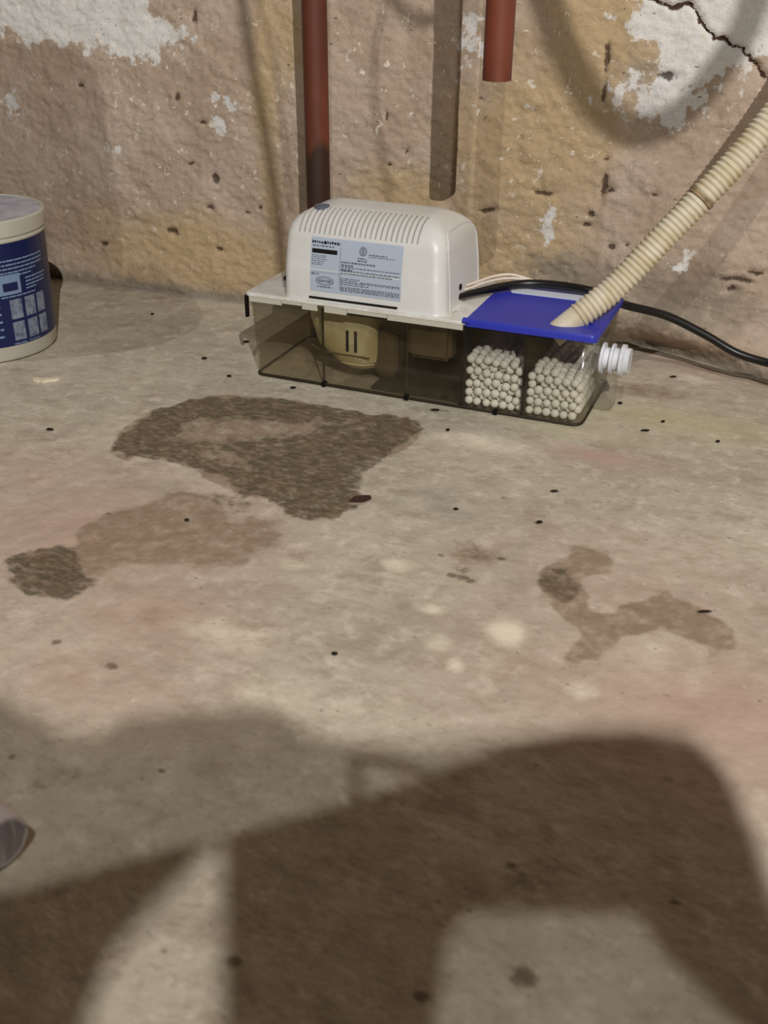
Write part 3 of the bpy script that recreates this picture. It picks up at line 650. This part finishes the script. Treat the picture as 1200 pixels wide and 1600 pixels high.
# ------------------------------------------------------------------ hoses and added shading slabs, out of frame in the lamps' light
def toward(Pt, L, plane, val):
    ax = {'y': 1, 'z': 2}[plane]; t = (val-Pt[ax])/(L[ax]-Pt[ax]); return Pt + (L-Pt)*t
M_vinyl = plain('hanging_hose_vinyl', srgb(190, 176, 146), .5); M_block_right = plain('shadow_blocker_right', srgb(70, 60, 50), .9, .1, .2, 40, bumps=.002); M_block_near = plain('blocker', srgb(150, 116, 76), .7, .2, .2, 30); M_block_left = plain('left_blocker_brown', srgb(140, 108, 74), .8, .2, .1, 20)  # hose vinyl, then colours for the added shading slabs
def shadow_tube(L, pts, width_px, s, label, name='hanging_hose'):
    W_ = [ony(x, y, YW) for x, y in pts]; Q = [w + (L-w)*s for w in W_]; r = width_px/1600*1.12/2*(1-s)*.5*1.7
    bm = B(); tube(bm, smooth_path(Q, 6), r, 12); tag(obj(name, bm, M_vinyl), label, 'hose')
shadow_tube(LX, ((372, -60), (378, 0), (390, 80), (408, 180), (424, 270), (436, 360), (442, 430)), 20, .5, 'hose hanging out of frame above the pump, throwing the leftmost wall shadow')
shadow_tube(LY, ((394, -60), (402, 0), (420, 60), (434, 130), (443, 200), (450, 280), (456, 330)), 17, .5, 'second hose hanging out of frame above the pump')
shadow_tube(LY, ((606, -40), (600, 0), (588, 60), (584, 120), (590, 200), (602, 270), (612, 330)), 18, .5, 'thin hose hanging out of frame in front of the wall')
shadow_tube(LX, ((610, -60), (622, 0), (640, 20), (668, 30), (700, 14), (718, -10), (724, -60)), 20, .5, 'looped hose out of frame, throwing the small curved shadow')
shadow_tube(LY, ((738, -60), (734, 0), (728, 120), (722, 240), (716, 340), (712, 400), (709, 450)), 34, .5, 'upright duct hose out of frame, throwing the broad wall shadow')
shadow_tube(LX, ((838, -60), (852, 0), (880, 80), (920, 155), (970, 200), (1030, 200), (1080, 165), (1122, 110), (1160, 50), (1185, -20), (1200, -60)), 48, .5, 'sagging loop of drain hose out of frame, throwing the U-shaped shadow')
def slab_from(L, pts, plane, val, thick, m, name, label, cat):  # unseen slab, its outline projected from a wanted shadow towards the lamp
    bm = B(); A_ = [toward(p, L, plane, val) for p in pts]; C_ = [toward(p, L, plane, val+thick) for p in pts]
    va = [bm.verts.new(p) for p in A_]; vc = [bm.verts.new(p) for p in C_]; bm.faces.new(va); bm.faces.new(vc[::-1])
    for k in range(len(va)): bm.faces.new((va[k], vc[k], vc[(k+1) % len(va)], va[(k+1) % len(va)]))
    tag(obj(name, bm, m, None, False), label, cat)
w_ = [ony(x, y, YW) for x, y in ((-150, 60), (-60, 66), (60, 66), (110, 78), (145, 105), (163, 150), (176, 250), (189, 350), (196, 420))]
f_ = [onz(x, y) for x, y in ((250, 440), (300, 462), (318, 490), (305, 515), (250, 538), (180, 550), (60, 562), (-60, 570), (-150, 560))]
slab_from(LY, w_ + f_, 'y', -.75, -.03, M_block_left, 'shadow_blocker_left', 'added brown slab out of frame at the left, shading wall and floor beside the tub', 'shade_panel')  # added slab, outlined to shade the left wall and floor
Xp = ((-200, 1080), (0, 1092), (60, 1120), (100, 1150), (150, 1150), (200, 1120), (300, 1112), (400, 1105), (450, 1120), (480, 1150), (560, 1160), (700, 1160), (790, 1150), (900, 1138), (1000, 1132), (1080, 1145), (1130, 1190), (1165, 1270), (1195, 1350), (1230, 1450), (1300, 1560), (1450, 1760),
      (340, 1760), (343, 1600), (348, 1330), (338, 1312), (290, 1370), (230, 1430), (170, 1500), (160, 1540), (135, 1600), (120, 1760), (-300, 1760))
slab_from(LX, [onz(*q) for q in Xp], 'z', 1.05, -.02, M_block_right, 'shadow_blocker_right', 'added slab out of frame behind the camera, shaped to cast the foreground shadow', 'cloth')  # added slab, outlined to block the right bulb over the foreground
Yp = ((-300, 1472), (0, 1395), (330, 1310), (560, 1250), (690, 1205), (790, 1165), (900, 1148), (1000, 1148), (1080, 1165), (1150, 1230), (1190, 1330), (1230, 1450), (1330, 1560), (1500, 1760),
      (1330, 1760), (1200, 1650), (1110, 1560), (1035, 1490), (1000, 1430), (730, 1425), (695, 1480), (680, 1600), (665, 1760), (-300, 1760))
slab_from(LY, [onz(*q) for q in Yp], 'z', 1.35, -.018, M_block_near, 'shadow_blocker_near', 'added plywood sheet out of frame above the camera', 'board')  # added slab, outlined to block the nearer bulb over the foreground
bm = B(); tube(bm, smooth_path([toward(onz(*q), LY, 'z', 1.335) for q in ((562, 1262), (556, 1215), (552, 1192), (575, 1190), (620, 1196), (700, 1218))], 4), .0008, 8); tag(obj('shadow_loop', bm, M_black), 'added wire loop beside the plywood sheet', 'loop')  # added loop, drawn for a thin outlined shadow on the floor
